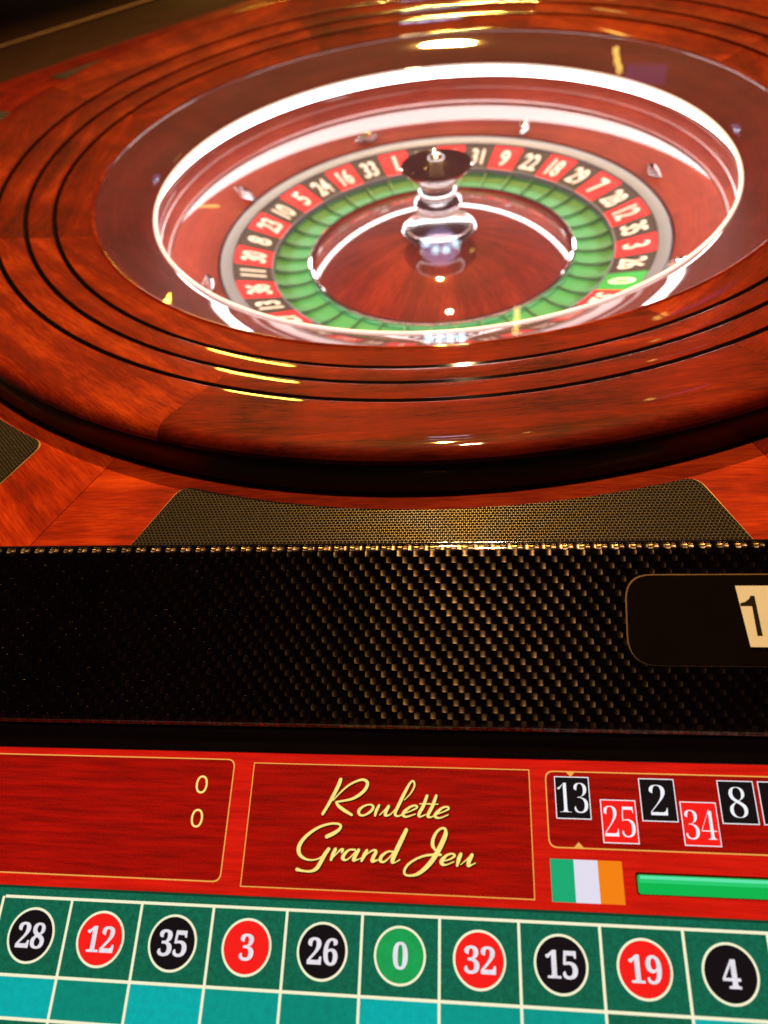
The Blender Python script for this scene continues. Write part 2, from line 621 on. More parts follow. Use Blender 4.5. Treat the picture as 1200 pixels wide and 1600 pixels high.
for k in (0, 7, 6, 5, 4, 1):
    pl = grille_poly(0.5040, 16.8) if k == 0 else grille_poly(0.532)
    edge = link('grille_frame', prism('grille_frame', [(x * 1.0 + (0.0006 if x > 0 else -0.0006), y + (0.0005 if y > -0.5 else 0)) for x, y in pl], 0.0, 0.0005, 0.0002), M['edge'], table)
    edge.rotation_euler = (0, 0, R(45 * k))
    edge.location.x = 0.0066 if k == 0 else 0.0
    gme = link('speaker_grille', prism('speaker_grille', pl, 0.0005, 0.0012, 0.0003), M['grille'], table)
    gme.rotation_euler = (0, 0, R(45 * k))
    gme.location.x = edge.location.x

# small domed screws on the deck near each joint
scr = lathe('screw', [(0.0055, 0.0)] + arc(0, 0.0, 0.0055, 10, 90, 5), n=20)
for ang in (164.4,):
    s_ = link('screw', scr, M['chrome'], table)
    s_.location = (0.494 * math.cos(R(ang)), 0.494 * math.sin(R(ang)), 0.0002)

# opposite station at the far left, falling away behind the table edge
far = empty('far_terminal', (0.577 * math.cos(R(135)), 0.577 * math.sin(R(135)), ZD))
far.rotation_euler = (0, 0, R(45))     # local +Y is outward, +X along the edge
tag(far, 'brown panelled neighbouring terminal behind the table at upper left', 'terminal')


def slab(name, prof, x0, x1, mat, parent, angle=35, uv=True):
    """(y,z) profile swept along X, UV in metres"""
    ln = [0.0]
    for i in range(1, len(prof)):
        ln.append(ln[-1] + math.hypot(prof[i][0] - prof[i - 1][0], prof[i][1] - prof[i - 1][1]))
    V, F, U = [], [], []
    n = 8
    for k in range(n + 1):
        x = x0 + (x1 - x0) * k / n
        for y, z in prof:
            V.append((x, y, z))
    P = len(prof)
    for k in range(n):
        xa, xb = x0 + (x1 - x0) * k / n, x0 + (x1 - x0) * (k + 1) / n
        for i in range(P - 1):
            F.append((k * P + i, (k + 1) * P + i, (k + 1) * P + i + 1, k * P + i + 1))
            U.append(((xa, -ln[i]), (xb, -ln[i]), (xb, -ln[i + 1]), (xa, -ln[i + 1])))
    F.append(tuple(reversed(range(P))))
    U.append(tuple((0, 0) for _ in range(P)))
    F.append(tuple(n * P + i for i in range(P)))
    U.append(tuple((0, 0) for _ in range(P)))
    me = bpy.data.meshes.new(name)
    me.from_pydata(V, [], F)
    uvl = me.uv_layers.new(name='UVMap')
    li = 0
    for u in U:
        for q in u:
            uvl.data[li].uv = q
            li += 1
    finish(me, angle)
    return link(name, me, mat, parent)


slab('fascia', [(0.001, -0.02), (0.001, -0.001), (0.006, 0.0), (0.19, -0.010), (0.195, -0.014), (0.195, -0.04)], -0.75, 0.34, M['far'], far)
slab('trim', [(0.196, -0.03), (0.196, -0.0085), (0.199, -0.0075), (0.202, -0.0085), (0.202, -0.03)], -0.34, 0.34, M['edge'], far)
slab('cover', [(0.203, -0.04), (0.203, -0.012), (0.21, -0.011), (0.9, -0.05), (0.9, -0.08)], -0.75, 0.34, M['far'], far)

# ================================================================== roulette bowl
bowl = tag(empty('roulette_bowl', (0, 0, 0)), 'polished mahogany roulette bowl with three black grooves and white light ring', 'roulette bowl')
SL = 0.258


def zt(r):
    return SL * (r - 0.36)


# rim profile, inside to outside, three grooves cut in
prof, mi = [], []


def add(p, m_=0):
    prof.append(p)
    if len(prof) > 1:
        mi.append(m_)


r = 0.3305
add((r, zt(r) - 0.010))
add((r, zt(r)))
for gr in (0.3600, 0.3827, 0.4070):
    w_, dp = 0.0019, 0.0030
    add((gr - w_ - 0.0008, zt(gr - w_ - 0.0008)))
    add((gr - w_ - 0.0002, zt(gr - w_ - 0.0002) - 0.0001))
    add((gr - w_, zt(gr - w_) - 0.00022), 2)
    add((gr + 0.0007, zt(gr - w_) - 0.00022 - 0.34 * (w_ + 0.0007)), 2)
    add((gr + 0.0009, zt(gr) - dp), 1)
    add((gr + w_ - 0.0003, zt(gr) - dp), 1)
    add((gr + w_, zt(gr + w_) - 0.0011), 1)
    add((gr + w_ + 0.0002, zt(gr + w_ + 0.0002) - 0.0005), 0)
    add((gr + w_ + 0.0006, zt(gr + w_ + 0.0006) - 0.00015), 0)
    add((gr + w_ + 0.0012, zt(gr + w_ + 0.0012)), 0)
for x in (0.418, 0.43, 0.44, 0.447):
    add((x, zt(x)))
for q in ((0.4505, 0.0230), (0.4535, 0.0235), (0.4565, 0.0236), (0.4590, 0.0232), (0.4612, 0.0222), (0.4630, 0.0207), (0.4644, 0.0188), (0.4652, 0.0166)):
    add(q)
mi_ = mi
for k in range(8):
    # joints at 26.6 + 45k; local frame centred on +X
    me = lathe('rim_segment', prof, -22.49, 22.49, 24, midx=mi_, angle=16)
    o = link('rim_segment', me, None, bowl, mats=[M['wood'], M['black'], M['blackgloss']])
    # grain runs along the tangent: local mesh turned so the tangent lies on X
    me.transform(Matrix.Rotation(R(-90), 4, 'Z'))
    o.rotation_euler = (0, 0, R(26.6 + 22.5 + 45 * k + 90))
link('base_moulding', lathe('base_moulding', [(0.4648, 0.0170), (0.4660, 0.0150), (0.4668, 0.0120), (0.4675, 0.008), (0.4682, 0.002), (0.4690, 0.0), (0.4690, -0.004)], n=240), M['moulding'], bowl)
# bead at the inner edge of the rim, sloping collar down to the light ring
bead = arc(0.3290, zt(0.3290) - 0.0010, 0.0022, 10, 190, 8)
link('rim_bead', lathe('rim_bead', bead, n=240), M['wood'], bowl)
colp = [(0.3272, -0.0100), (0.318, -0.01385), (0.308, -0.01815), (0.298, -0.0226), (0.288, -0.0272), (0.2815, -0.0302), (0.2800, -0.0315)]
link('collar', lathe('collar', colp, n=240), M['collar'], bowl)
# light ring: glowing inner face under a clear edge
link('light_ring_edge', lathe('light_ring_edge', [(0.2802, -0.0330), (0.2801, -0.0310), (0.2795, -0.0303), (0.2782, -0.0302), (0.2772, -0.0308), (0.2768, -0.0325)], n=240), M['lededge'], bowl)
link('light_ring', lathe('light_ring', [(0.2768, -0.0325), (0.2776, -0.0338), (0.2880, -0.0458), (0.2888, -0.0466)], n=240), M['led'], bowl)
link('ball_track', lathe('ball_track', [(0.2886, -0.0464), (0.2894, -0.0490), (0.2902, -0.054), (0.2900, -0.060), (0.2882, -0.0658), (0.2846, -0.0706), (0.2800, -0.0738)], n=240), M['bowlwood'], bowl)
link('track_bead', lathe('track_bead', arc(0.2785, -0.0748, 0.0018, 60, 230, 6), n=240), M['bowlwood'], bowl)
st = [(0.2790, -0.0755), (0.272, -0.0790), (0.264, -0.0828), (0.256, -0.0865), (0.248, -0.0900), (0.240, -0.0932), (0.2345, -0.0955), (0.2335, -0.102)]
link('stator', lathe('stator', st, n=240), M['bowlwood'], bowl)


link('glass_cover', lathe('glass_cover', [(0.3268, -0.0085), (0.16, -0.0080), (0.0001, -0.0080)], n=120), M['glass'], bowl)


def lozenge(L_, Wd, H):
    V = [(-L_, 0, 0), (0, -Wd, 0), (L_, 0, 0), (0, Wd, 0), (-L_ * 0.55, 0, H), (0, -Wd * 0.55, H), (L_ * 0.55, 0, H), (0, Wd * 0.55, H), (-L_, 0, -.004), (0, -Wd, -.004), (L_, 0, -.004), (0, Wd, -.004)]
    F = [(4, 5, 6, 7)] + [(i, (i + 1) % 4, 4 + (i + 1) % 4, 4 + i) for i in range(4)] + [(8 + i, 8 + (i + 1) % 4, (i + 1) % 4, i) for i in range(4)]
    me = bpy.data.meshes.new('deflector')
    me.from_pydata(V, [], F)
    bm = bmesh.new()
    bm.from_mesh(me)
    bmesh.ops.bevel(bm, geom=list(bm.edges), offset=0.0008, segments=2, affect='EDGES')
    bm.to_mesh(me)
    bm.free()
    return finish(me, 40)


lz = lozenge(0.017, 0.0062, 0.007)
for k, ang in enumerate((157.2, 112.5, 66.0, 20.5, -25.3, -70, -115, -157.0)):
    o = link('deflector', lz, M['chrome'], bowl)
    rr, zz = 0.2465, -0.0903
    tilt = math.atan2(0.0035, 0.008)
    A = Matrix.Rotation(R(ang), 4, 'Z') @ Matrix.Translation((rr, 0, zz)) @ Matrix.Rotation(-tilt, 4, 'Y')
    if k % 2:
        A = A @ Matrix.Rotation(R(90), 4, 'Z')
    o.matrix_local = A

# ================================================================== rotor
rotor = tag(empty('roulette_rotor', (0, 0, -0.126)), 'spinning wheel head with red and black numbers, green pockets and chrome turret', 'roulette wheel')
Z0 = 0.126                      # offset so that parts can use world z


def P_(pr):
    return [(a, b + Z0) for a, b in pr]


link('outer_ring', lathe('outer_ring', P_([(0.2330, -0.104), (0.2326, -0.0985), (0.2310, -0.0968), (0.2270, -0.0975), (0.2225, -0.0990), (0.2200, -0.1000), (0.2192, -0.1035)]), n=240), M['satin'], rotor)
ORDER = [0, 32, 15, 19, 4, 21, 2, 25, 17, 34, 6, 27, 13, 36, 11, 30, 8, 23, 10, 5, 24, 16, 33, 1, 20, 14, 31, 9, 22, 18, 29, 7, 28, 12, 35, 3, 26]
REDS = {1, 3, 5, 7, 9, 12, 14, 16, 18, 19, 21, 23, 25, 27, 30, 32, 34, 36}
STEP = 360.0 / 37
PHASE = 330.5
sl_n = math.atan2(0.0115, 0.0388)
plate_me = {}
for c_ in ('red', 'ink', 'green'):
    me = lathe('number_plate', P_([(0.2190, -0.1060), (0.2190, -0.1022), (0.1806, -0.1136), (0.1806, -0.117)]), -STEP / 2 + 0.10, STEP / 2 - 0.10, 4, cap=True)
    me.materials.append(M[c_])
    plate_me[c_] = me
pock_me = lathe('pocket', P_([(0.1796, -0.1165), (0.1780, -0.1205), (0.170, -0.1232), (0.152, -0.1245), (0.1425, -0.1235), (0.1415, -0.1200)]), -STEP / 2, STEP / 2, 4)
pock_me.materials.append(M['pocket'])
fret_poly = [(0.1797, -0.1150), (0.172, -0.1186), (0.160, -0.1212), (0.148, -0.1216), (0.1415, -0.1200), (0.1415, -0.126), (0.1797, -0.126)]
bm = bmesh.new()
th = 0.0004
A_ = [bm.verts.new((x, -th, z + Z0)) for x, z in fret_poly]
B_ = [bm.verts.new((x, th, z + Z0)) for x, z in fret_poly]
bm.faces.new(A_)
bm.faces.new(list(reversed(B_)))
for i in range(len(A_)):
    bm.faces.new((A_[i], B_[i], B_[(i + 1) % len(A_)], A_[(i + 1) % len(A_)]))
bmesh.ops.recalc_face_normals(bm, faces=bm.faces)
fret_me = bpy.data.meshes.new('fret')
bm.to_mesh(fret_me)
bm.free()
fret_me.materials.append(M['fret'])
for i, num in enumerate(ORDER):
    a = PHASE - STEP * i
    key = 'green' if num == 0 else ('red' if num in REDS else 'ink')
    pl_ = link('number_plate', plate_me[key], None, rotor)
    pl_.rotation_euler = (0, 0, R(a))
    rr = 0.1998
    zz = -0.1022 - (0.219 - rr) * math.tan(sl_n * 1.0) + Z0 + 0.00035
    # numeral frame: local y outward and up the slope, local x clockwise tangent
    X = Vector((0, -1, 0))
    Y = Vector((math.cos(sl_n), 0, math.sin(sl_n)))
    Zv = X.cross(Y)
    mt = Matrix(((X.x, Y.x, Zv.x, rr), (X.y, Y.y, Zv.y, 0), (X.z, Y.z, Zv.z, zz), (0, 0, 0, 1)))
    two = num > 9
    numeral(str(num), M['ivory'], pl_, False, 0.022, mt, 0.0155 if two else 0.018, 0.0265)
    pk = link('pocket', pock_me, None, rotor)
    pk.rotation_euler = (0, 0, R(a))
    fr = link('fret', fret_me, None, rotor)
    fr.rotation_euler = (0, 0, R(a + STEP / 2))
link('pocket_ring', lathe('pocket_ring', P_([(0.1808, -0.1165), (0.1809, -0.1132), (0.1803, -0.1124), (0.1793, -0.1126), (0.1788, -0.1138), (0.1786, -0.1180)]), n=200), M['satin'], rotor)
link('inner_ring', lathe('inner_ring', P_([(0.1422, -0.1235), (0.1420, -0.1190), (0.1410, -0.1172), (0.1390, -0.1166), (0.1370, -0.1176), (0.1362, -0.1205)]), n=200), M['chrome'], rotor)
# domed wooden cone: shallow near the turret, steeper at its rim
cp = []
zc = -0.1205
rr = 0.1368
N = 26
cp.append((rr, zc))
for i in range(N):
    r_n = 0.1368 - (0.1368 - 0.030) * (i + 1) / N
    mid = (r_n + rr) / 2
    al = 4.0 + 22.0 * max(0.0, (mid - 0.045) / 0.091) ** 1.2
    zc += (rr - r_n) * math.tan(R(al))
    rr = r_n
    cp.append((rr, zc))
ZT = zc
link('cone', lathe('cone', P_(cp), n=200), M['conewood'], rotor)
# turret
tz = ZT - 0.001
def PT(pr):
    return [(a * 0.87, b + Z0) for a, b in pr]


turret = link('turret', lathe('turret', PT([(0.0440, tz), (0.0442, tz + 0.0030), (0.0425, tz + 0.0044), (0.0390, tz + 0.0050), (0.0385, tz + 0.0062), (0.0340, tz + 0.0078), (0.0290, tz + 0.0108), (0.0255, tz + 0.0150),
    (0.0232, tz + 0.0195), (0.0220, tz + 0.0240), (0.0238, tz + 0.0272), (0.0268, tz + 0.0292), (0.0275, tz + 0.0318), (0.0250, tz + 0.0345), (0.0205, tz + 0.0370)]), n=96, angle=40), M['turret'], rotor)
link('turret_neck', lathe('turret_neck', PT([(0.0200, tz + 0.0373), (0.0225, tz + 0.0392), (0.0232, tz + 0.0420), (0.0220, tz + 0.0445), (0.0205, tz + 0.0465)]), n=96, angle=40), M['turret'], turret)
zr_ = -0.0300
link('turret_dish', lathe('turret_dish', PT([(0.0200, tz + 0.0460), (0.0230, zr_ - 0.0135), (0.0300, zr_ - 0.0095), (0.0370, zr_ - 0.0045), (0.0402, zr_ - 0.0012), (0.0408, zr_), (0.0400, zr_ + 0.0010), (0.0385, zr_ + 0.0004),
    (0.0340, zr_ - 0.0030), (0.0250, zr_ - 0.0068), (0.0150, zr_ - 0.0085), (0.0085, zr_ - 0.0088)]), n=96, angle=40), M['chrome'], turret)
link('turret_knob', lathe('turret_knob', PT([(0.0090, zr_ - 0.0090), (0.0078, zr_ - 0.0070), (0.0066, zr_ - 0.0010), (0.0072, zr_ + 0.0030), (0.0088, zr_ + 0.0052), (0.0088, zr_ + 0.0075), (0.0065, zr_ + 0.0092), (0.0, zr_ + 0.0098)]), n=48, angle=50), M['turret'], turret)

# ================================================================== carbon fascia of the near station
XC = 0.013
fas = tag(empty('carbon_fascia', (0, -0.512, -0.0067)), 'glossy black carbon fibre fascia below the table edge with a dark window', 'fascia')
oy, oz = -0.512, -0.0067
B35 = R(35)


def yz(y, z):
    return (y - oy, z - oz)


DZ = 0.0048                     # the face stands a little proud of the table edge
pf = [yz(-0.5055, -0.05), yz(-0.5055, -0.0006), yz(-0.5058, -0.0001), yz(-0.5064, 0.0), yz(-0.5078, -0.00015), yz(-0.5092, -0.0005), yz(-0.5106, -0.00107), yz(-0.5120, -0.0019)]
for s_ in (0.002, 0.02, 0.04, 0.06, 0.078):
    pf.append(yz(-0.512 - s_ * math.cos(B35), -0.0067 + DZ - s_ * math.sin(B35)))
pf.append(yz(-0.512 - 0.081 * math.cos(B35), -0.0067 + DZ - 0.0818 * math.sin(B35)))
pf.append(yz(-0.512 - 0.0822 * math.cos(B35), -0.0560))
pf.append(yz(-0.512 - 0.0822 * math.cos(B35), -0.08))
slab('carbon_panel', pf, -0.36, 0.36, M['carbon'], fas, angle=50)
bz = [yz(-0.5794, -0.075), yz(-0.5795, -0.0535), yz(-0.5803, -0.0540), yz(-0.5822, -0.0562), yz(-0.5838, -0.0588), yz(-0.5852, -0.0600), yz(-0.5884, -0.0606), yz(-0.5890, -0.0612), yz(-0.5890, -0.075)]
slab('edge_trim', [yz(-0.5043, -0.004), yz(-0.5043, 0.0004), yz(-0.5045, 0.0009), yz(-0.50485, 0.0011), yz(-0.5052, 0.0009), yz(-0.5054, 0.0003), yz(-0.5054, -0.004)], -0.36, 0.36, M['chrome'], fas, angle=60)
slab('bezel', bz, -0.36, 0.36, M['bezel'], fas, angle=50)
# window on the sloping face: local frame x right, y up the slope

def face_m(sx, sy, h):
    ey = Vector((0, math.cos(B35), math.sin(B35)))
    n_ = Vector((0, -math.sin(B35), math.cos(B35)))
    o_ = Vector((XC, 0, 0)) + Vector((1, 0, 0)) * sx + ey * sy + n_ * (h + DZ * math.cos(B35))
    return Matrix(((1, 0, 0, o_.x), (0, ey.y, n_.y, o_.y), (0, ey.z, n_.z, o_.z), (0, 0, 0, 1)))


wp = round_poly([(0.0895, -0.0490), (0.30, -0.0490), (0.30, -0.0066), (0.0895, -0.0066)], [0.014, 0.002, 0.002, 0.012], 8)
fr_ = round_poly([(0.0889, -0.0495), (0.301, -0.0495), (0.301, -0.0061), (0.0889, -0.0061)], [0.0145, 0.002, 0.002, 0.0125], 8)
o = link('window_trim', prism('window_trim', fr_, -0.001, 0.0004, 0.0002), M['edge'], fas)
o.matrix_local = face_m(0, 0, 0)
wd = link('display_window', prism('display_window', wp, -0.001, 0.0007, 0.0002), M['glassblack'], fas)
wd.matrix_local = face_m(0, 0, 0)
M['card'] = glow('lit_number_card', (0.86, 0.52, 0.20), 1.0, 0.05, (40, 40, 1))
tl = link('number_card', prism('number_card', [(0.1448, -0.0402), (0.1862, -0.0402), (0.1802, -0.0117), (0.1393, -0.0117)], 0.0008, 0.0011), M['card'], wd)
one = [(0.1474, -0.0164), (0.1492, -0.0164), (0.1519, -0.0351), (0.1496, -0.0351), (0.1479, -0.0213), (0.1428, -0.0213), (0.1427, -0.0199), (0.1450, -0.0192), (0.1468, -0.0178)]
link('numeral', prism('numeral', [(x - 0.0016, y) for x, y in one], 0.0011, 0.0013), M['ink'], wd)

# ================================================================== touch screen
TH = R(14.6)
scrn = tag(empty('touch_screen', (XC, -0.589, -0.062)), 'lit touch screen showing a red title banner and green roulette betting track', 'touch screen')
scrn.rotation_euler = (TH, 0, 0)
mm = 0.001
E = {}
E['frame'] = glow('screen_red', (0.66, 0.005, 0.003), 1.0, 0.30, (25, 420, 1), (0.84, 0.012, 0.004), 0.5)
E['box'] = glow('screen_dark_red', (0.34, 0.0010, 0.0010), 1.0, 0.45, (28, 380, 1), (0.52, 0.0035, 0.0016), 0.7)
E['gold'] = glow('screen_gold_line', (0.88, 0.42, 0.08))
E['letter'] = glow('screen_gold_letter', (1.0, 0.80, 0.22), 1.0)
E['lshadow'] = glow('screen_letter_shadow', (0.035, 0.002, 0.0))
E['felt'] = glow('screen_felt_green', (0.003, 0.130, 0.070), 1.0, 0.30, (420, 420, 1), None, 0.9)
E['feltdark'] = glow('screen_felt_shadow', (0.002, 0.05, 0.025))
E['cream'] = glow('screen_cream', (0.92, 0.90, 0.62))
E['cyan'] = glow('screen_cyan', (0.0, 0.42, 0.40), 1.0, 0.12, (300, 300, 1), None, 0.8)
E['teal'] = glow('screen_teal', (0.0, 0.25, 0.18), 1.0, 0.12, (300, 300, 1), None, 0.8)
E['teal2'] = glow('screen_teal_light', (0.0, 0.32, 0.26), 1.0, 0.12, (300, 300, 1), None, 0.8)
E['dred'] = glow('screen_disc_red', (0.93, 0.012, 0.010))
E['dblack'] = glow('screen_disc_black', (0.004, 0.003, 0.006))
E['dgreen'] = glow('screen_disc_green', (0.010, 0.36, 0.085), 1.0, 0.15, (200, 200, 1))
E['white'] = glow('screen_white', (0.90, 0.90, 0.95))
E['numw'] = glow('screen_numeral', (0.84, 0.80, 0.86), 1.0, 0.12, (500, 120, 1))
E['fgreen'] = glow('screen_flag_green', (0.008, 0.40, 0.17))
E['fwhite'] = glow('screen_flag_white', (0.76, 0.73, 0.86))
E['forange'] = glow('screen_flag_orange', (0.90, 0.22, 0.006))
E['bar'] = glow('screen_bar_green', (0.0, 0.47, 0.075))
E['barhi'] = glow('screen_bar_light', (0.12, 0.80, 0.42))
E['barmid'] = glow('screen_bar_middle', (0.02, 0.60, 0.16))
LV = 0.00008


def flat(name, poly, lvl, mat, parent=None, org=(0, 0)):
    """flat lit shape on the screen, coordinates in mm"""
    me = bpy.data.meshes.new(name)
    n = len(poly)
    me.from_pydata([((x - org[0]) * mm, (y - org[1]) * mm, 0) for x, y in poly], [], [tuple(range(n))])
    me.update()
    o = link(name, me, mat, parent or scrn)
    if parent is None:
        o.location = (org[0] * mm, org[1] * mm, lvl * LV)
    else:
        o.location = (org[0] * mm, org[1] * mm, lvl * LV)
    return o


def rect(x0, y0, x1, y1):
    return [(x0, y0), (x1, y0), (x1, y1), (x0, y1)]


def ring_mesh(name, outer, inner, lvl, mat, parent=None, org=(0, 0)):
    n = len(outer)
    me = bpy.data.meshes.new(name)
    V = [((x - org[0]) * mm, (y - org[1]) * mm, 0) for x, y in outer + inner]
    F = [(i, (i + 1) % n, n + (i + 1) % n, n + i) for i in range(n)]
    me.from_pydata(V, [], F)
    me.update()
    o = link(name, me, mat, parent or scrn)
    o.location = (org[0] * mm, org[1] * mm, lvl * LV)
    return o


def rr_poly(x0, y0, x1, y1, rads):
    return round_poly([(x0, y0), (x1, y0), (x1, y1), (x0, y1)], rads, 6)


# glass body under everything
bd = link('screen_body', prism('screen_body', [(x * mm, y * mm) for x, y in rect(-340, -170, 330, 0.4)], -0.012, -0.0002), M['bezel'], scrn)
flat('banner', rect(-330, -63.8, 320, 0.3), 0, E['frame'])
flat('betting_track', rect(-330, -165, 320, -64.0), 0, E['felt'])
flat('track_shadow', rect(-330, -65.0, 320, -63.9), 1, E['feltdark'])
for nm, x0, y0, x1, y1, rd, lw in (('player_box', -320, -58.8, -103.4, -3.2, [0, 4, 4, 0], 0.55),
                                   ('title_box', -93.7, -60.2, 41.9, -4.6, [0, 0, 0, 0], 0.45),
                                   ('history_box', 49.1, -38.6, 310, -4.9, [4, 0, 0, 4], 0.55)):
    po = rr_poly(x0, y0, x1, y1, rd)
    pi = rr_poly(x0 + lw, y0 + lw, x1 - lw, y1 - lw, [max(0, q - lw * 0.5) if q else 0 for q in rd])
    b_ = flat(nm, po, 1, E['box'])
    ring_mesh('outline', po, pi, 1, E['gold'], b_)

# two zeros in the player box
for cy in (-15.7, -31.3):
    n = 40
    po = [(-119.1 + 3.0 * math.copysign(abs(math.cos(2 * PI * i / n)) ** 0.85, math.cos(2 * PI * i / n)), cy + 4.2 * math.sin(2 * PI * i / n)) for i in range(n)]
    pi = [(-119.1 + 2.0 * math.copysign(abs(math.cos(2 * PI * i / n)) ** 0.85, math.cos(2 * PI * i / n)), cy + 3.3 * math.sin(2 * PI * i / n)) for i in range(n)]
    ring_mesh('numeral', po, pi, 4, E['letter'], None, (-119.1, cy))

# gold script title
LETTERING = {"Roulette":[[[-49.24,-11.6,1.69],[-50.1,-14.18,1.81],[-52.21,-18.75,1.69],[-54.85,-23.84,1.45],[-56.97,-27.49,1.33]],[[-52.33,-21.27,0.48],[-48.97,-17.54,0.73],[-44.96,-14.05,0.91],[-40.84,-11.95,1.03],[-37.85,-11.42,1.21],[-35.97,-12.79,1.57],[-36.73,-15.51,1.57],[-39.29,-18.11,1.45],[-42.78,-20.16,1.21],[-46.32,-21.09,0.97],[-50.77,-21.94,0.85]],[[-50.77,-22.06,0.97],[-49.45,-23.68,1.45],[-46.63,-25.52,1.57],[-42.81,-27.49,1.09]],[[-34.28,-22.62,0.73],[-37.5,-23.6,0.97],[-39.48,-25.58,1.45],[-38.9,-27.32,1.09],[-36.7,-27.41,0.85],[-33.83,-25.69,1.21],[-32.57,-23.62,1.21],[-34.28,-22.62,0.73]],[[-29.81,-22.82,1.09],[-31.06,-25.33,1.45],[-31.56,-27.42,0.97]],[[-29.33,-27.13,0.48],[-27.35,-25.21,0.6],[-25.07,-22.85,1.09],[-26.33,-25.46,1.45],[-26.68,-27.16,1.21],[-24.34,-26.76,0.6],[-22.07,-24.51,0.54]],[[-17.78,-20.1,0.42],[-14.9,-17.14,0.6],[-13.08,-13.75,0.85],[-13.49,-11.51,0.85],[-15.02,-12.12,0.97],[-17.3,-16.1,1.45],[-19.81,-21.15,1.57],[-22.01,-26.25,1.33],[-20.5,-27.35,0.73],[-18.19,-26.3,0.6]],[[-17.32,-25.89,0.6],[-14.13,-24.71,0.6],[-11.53,-23.21,0.85],[-12.31,-22.41,0.85],[-14.47,-22.91,0.97],[-17.35,-25.02,1.45],[-18.18,-26.84,1.33],[-16.4,-27.49,0.85],[-12.23,-26.17,0.48]],[[-6.92,-17.91,1.33],[-8.62,-22.47,1.57],[-10.6,-26.06,1.45],[-10.11,-27.29,0.85],[-7.39,-26.24,0.48]],[[-2.52,-17.79,1.33],[-4.23,-22.34,1.57],[-6.4,-26.64,1.45],[-5.05,-27.35,0.73],[-3.03,-26.37,0.48]],[[-10.39,-21.59,0.48],[-6.0,-21.52,0.6],[-1.62,-21.55,0.48]],[[-2.45,-25.98,0.6],[1.02,-24.73,0.6],[3.45,-23.41,0.85],[2.75,-22.57,0.85],[0.43,-23.07,0.97],[-2.17,-25.26,1.45],[-3.03,-26.91,1.33],[-0.71,-27.54,0.73],[3.22,-26.02,0.48]]],"Grand":[[[-54.22,-37.4,1.7],[-51.31,-36.05,1.7],[-48.66,-34.28,1.42],[-47.76,-32.56,1.14],[-49.3,-31.64,0.95],[-53.02,-31.76,0.95],[-58.03,-33.32,1.14],[-62.9,-36.43,1.42],[-66.29,-40.11,1.7],[-67.3,-43.27,1.89],[-66.22,-45.91,1.51],[-63.31,-47.45,0.95],[-60.08,-47.66,0.66],[-56.94,-46.81,0.66],[-54.57,-44.88,0.76]],[[-52.89,-42.76,1.61],[-54.55,-45.08,1.8],[-56.14,-48.21,1.8],[-57.96,-51.12,1.7],[-60.59,-52.43,1.04],[-64.24,-52.44,0.95],[-67.27,-51.91,1.51]],[[-49.68,-42.77,1.61],[-50.67,-44.94,1.7],[-51.42,-47.22,1.23]],[[-50.78,-46.58,0.38],[-48.87,-44.47,0.57],[-47.16,-42.85,0.95],[-46.02,-42.72,1.04],[-46.54,-43.89,0.95]],[[-40.32,-42.61,0.85],[-43.05,-42.78,0.85],[-45.21,-44.67,1.51],[-45.91,-46.49,1.61],[-44.14,-47.08,0.76],[-41.97,-45.45,0.57],[-39.83,-43.12,0.57]],[[-38.58,-42.67,1.42],[-39.95,-44.97,1.7],[-40.75,-46.95,1.51],[-38.94,-46.76,0.57],[-37.17,-46.01,0.43]],[[-34.76,-42.82,1.42],[-35.88,-44.82,1.7],[-36.98,-47.14,1.14]],[[-36.28,-45.85,0.38],[-33.9,-43.73,0.57],[-31.69,-42.51,0.85],[-30.39,-43.07,1.42],[-31.55,-45.48,1.7],[-31.92,-47.2,1.42],[-29.25,-46.53,0.47]],[[-22.42,-42.79,0.76],[-24.89,-42.88,0.85],[-27.52,-44.73,1.42],[-28.25,-46.66,1.51],[-26.52,-47.24,0.85],[-23.9,-45.2,0.57],[-22.19,-42.91,0.57]],[[-16.45,-33.26,1.66],[-18.95,-38.35,2.05],[-21.42,-43.56,2.05],[-22.61,-46.91,1.74],[-21.29,-47.27,0.55],[-19.17,-46.11,0.55]]],"Jeu":[[[-2.82,-41.37,0.95],[-3.95,-39.55,1.66],[-3.8,-36.81,1.5],[-2.14,-33.66,1.18],[0.1,-32.03,0.95],[1.78,-32.32,1.18],[1.98,-34.55,1.97],[0.5,-38.03,2.21],[-1.7,-42.18,2.21],[-4.26,-45.97,2.05],[-7.17,-49.08,1.89],[-10.44,-51.52,1.42],[-13.73,-52.48,0.95],[-16.32,-52.24,0.95],[-16.91,-50.78,1.1],[-15.68,-48.4,1.03],[-12.4,-45.93,0.95],[-7.98,-44.09,0.95],[-3.91,-43.44,1.03],[-0.22,-43.31,1.03]],[[1.64,-45.82,0.55],[4.21,-44.93,0.71],[6.23,-43.48,1.03],[4.95,-42.69,0.79],[2.37,-43.55,1.1],[0.35,-45.8,1.97],[0.54,-47.13,1.58],[2.38,-47.39,0.63],[5.86,-46.03,0.47]],[[8.99,-42.81,1.58],[8.06,-44.85,1.81],[7.32,-47.54,1.1]],[[8.96,-47.08,0.39],[11.54,-45.06,0.55],[13.57,-43.32,0.95]],[[14.13,-42.96,1.58],[12.82,-45.35,1.81],[12.43,-47.29,1.58],[14.07,-46.96,0.55],[15.61,-46.24,0.47]]]}


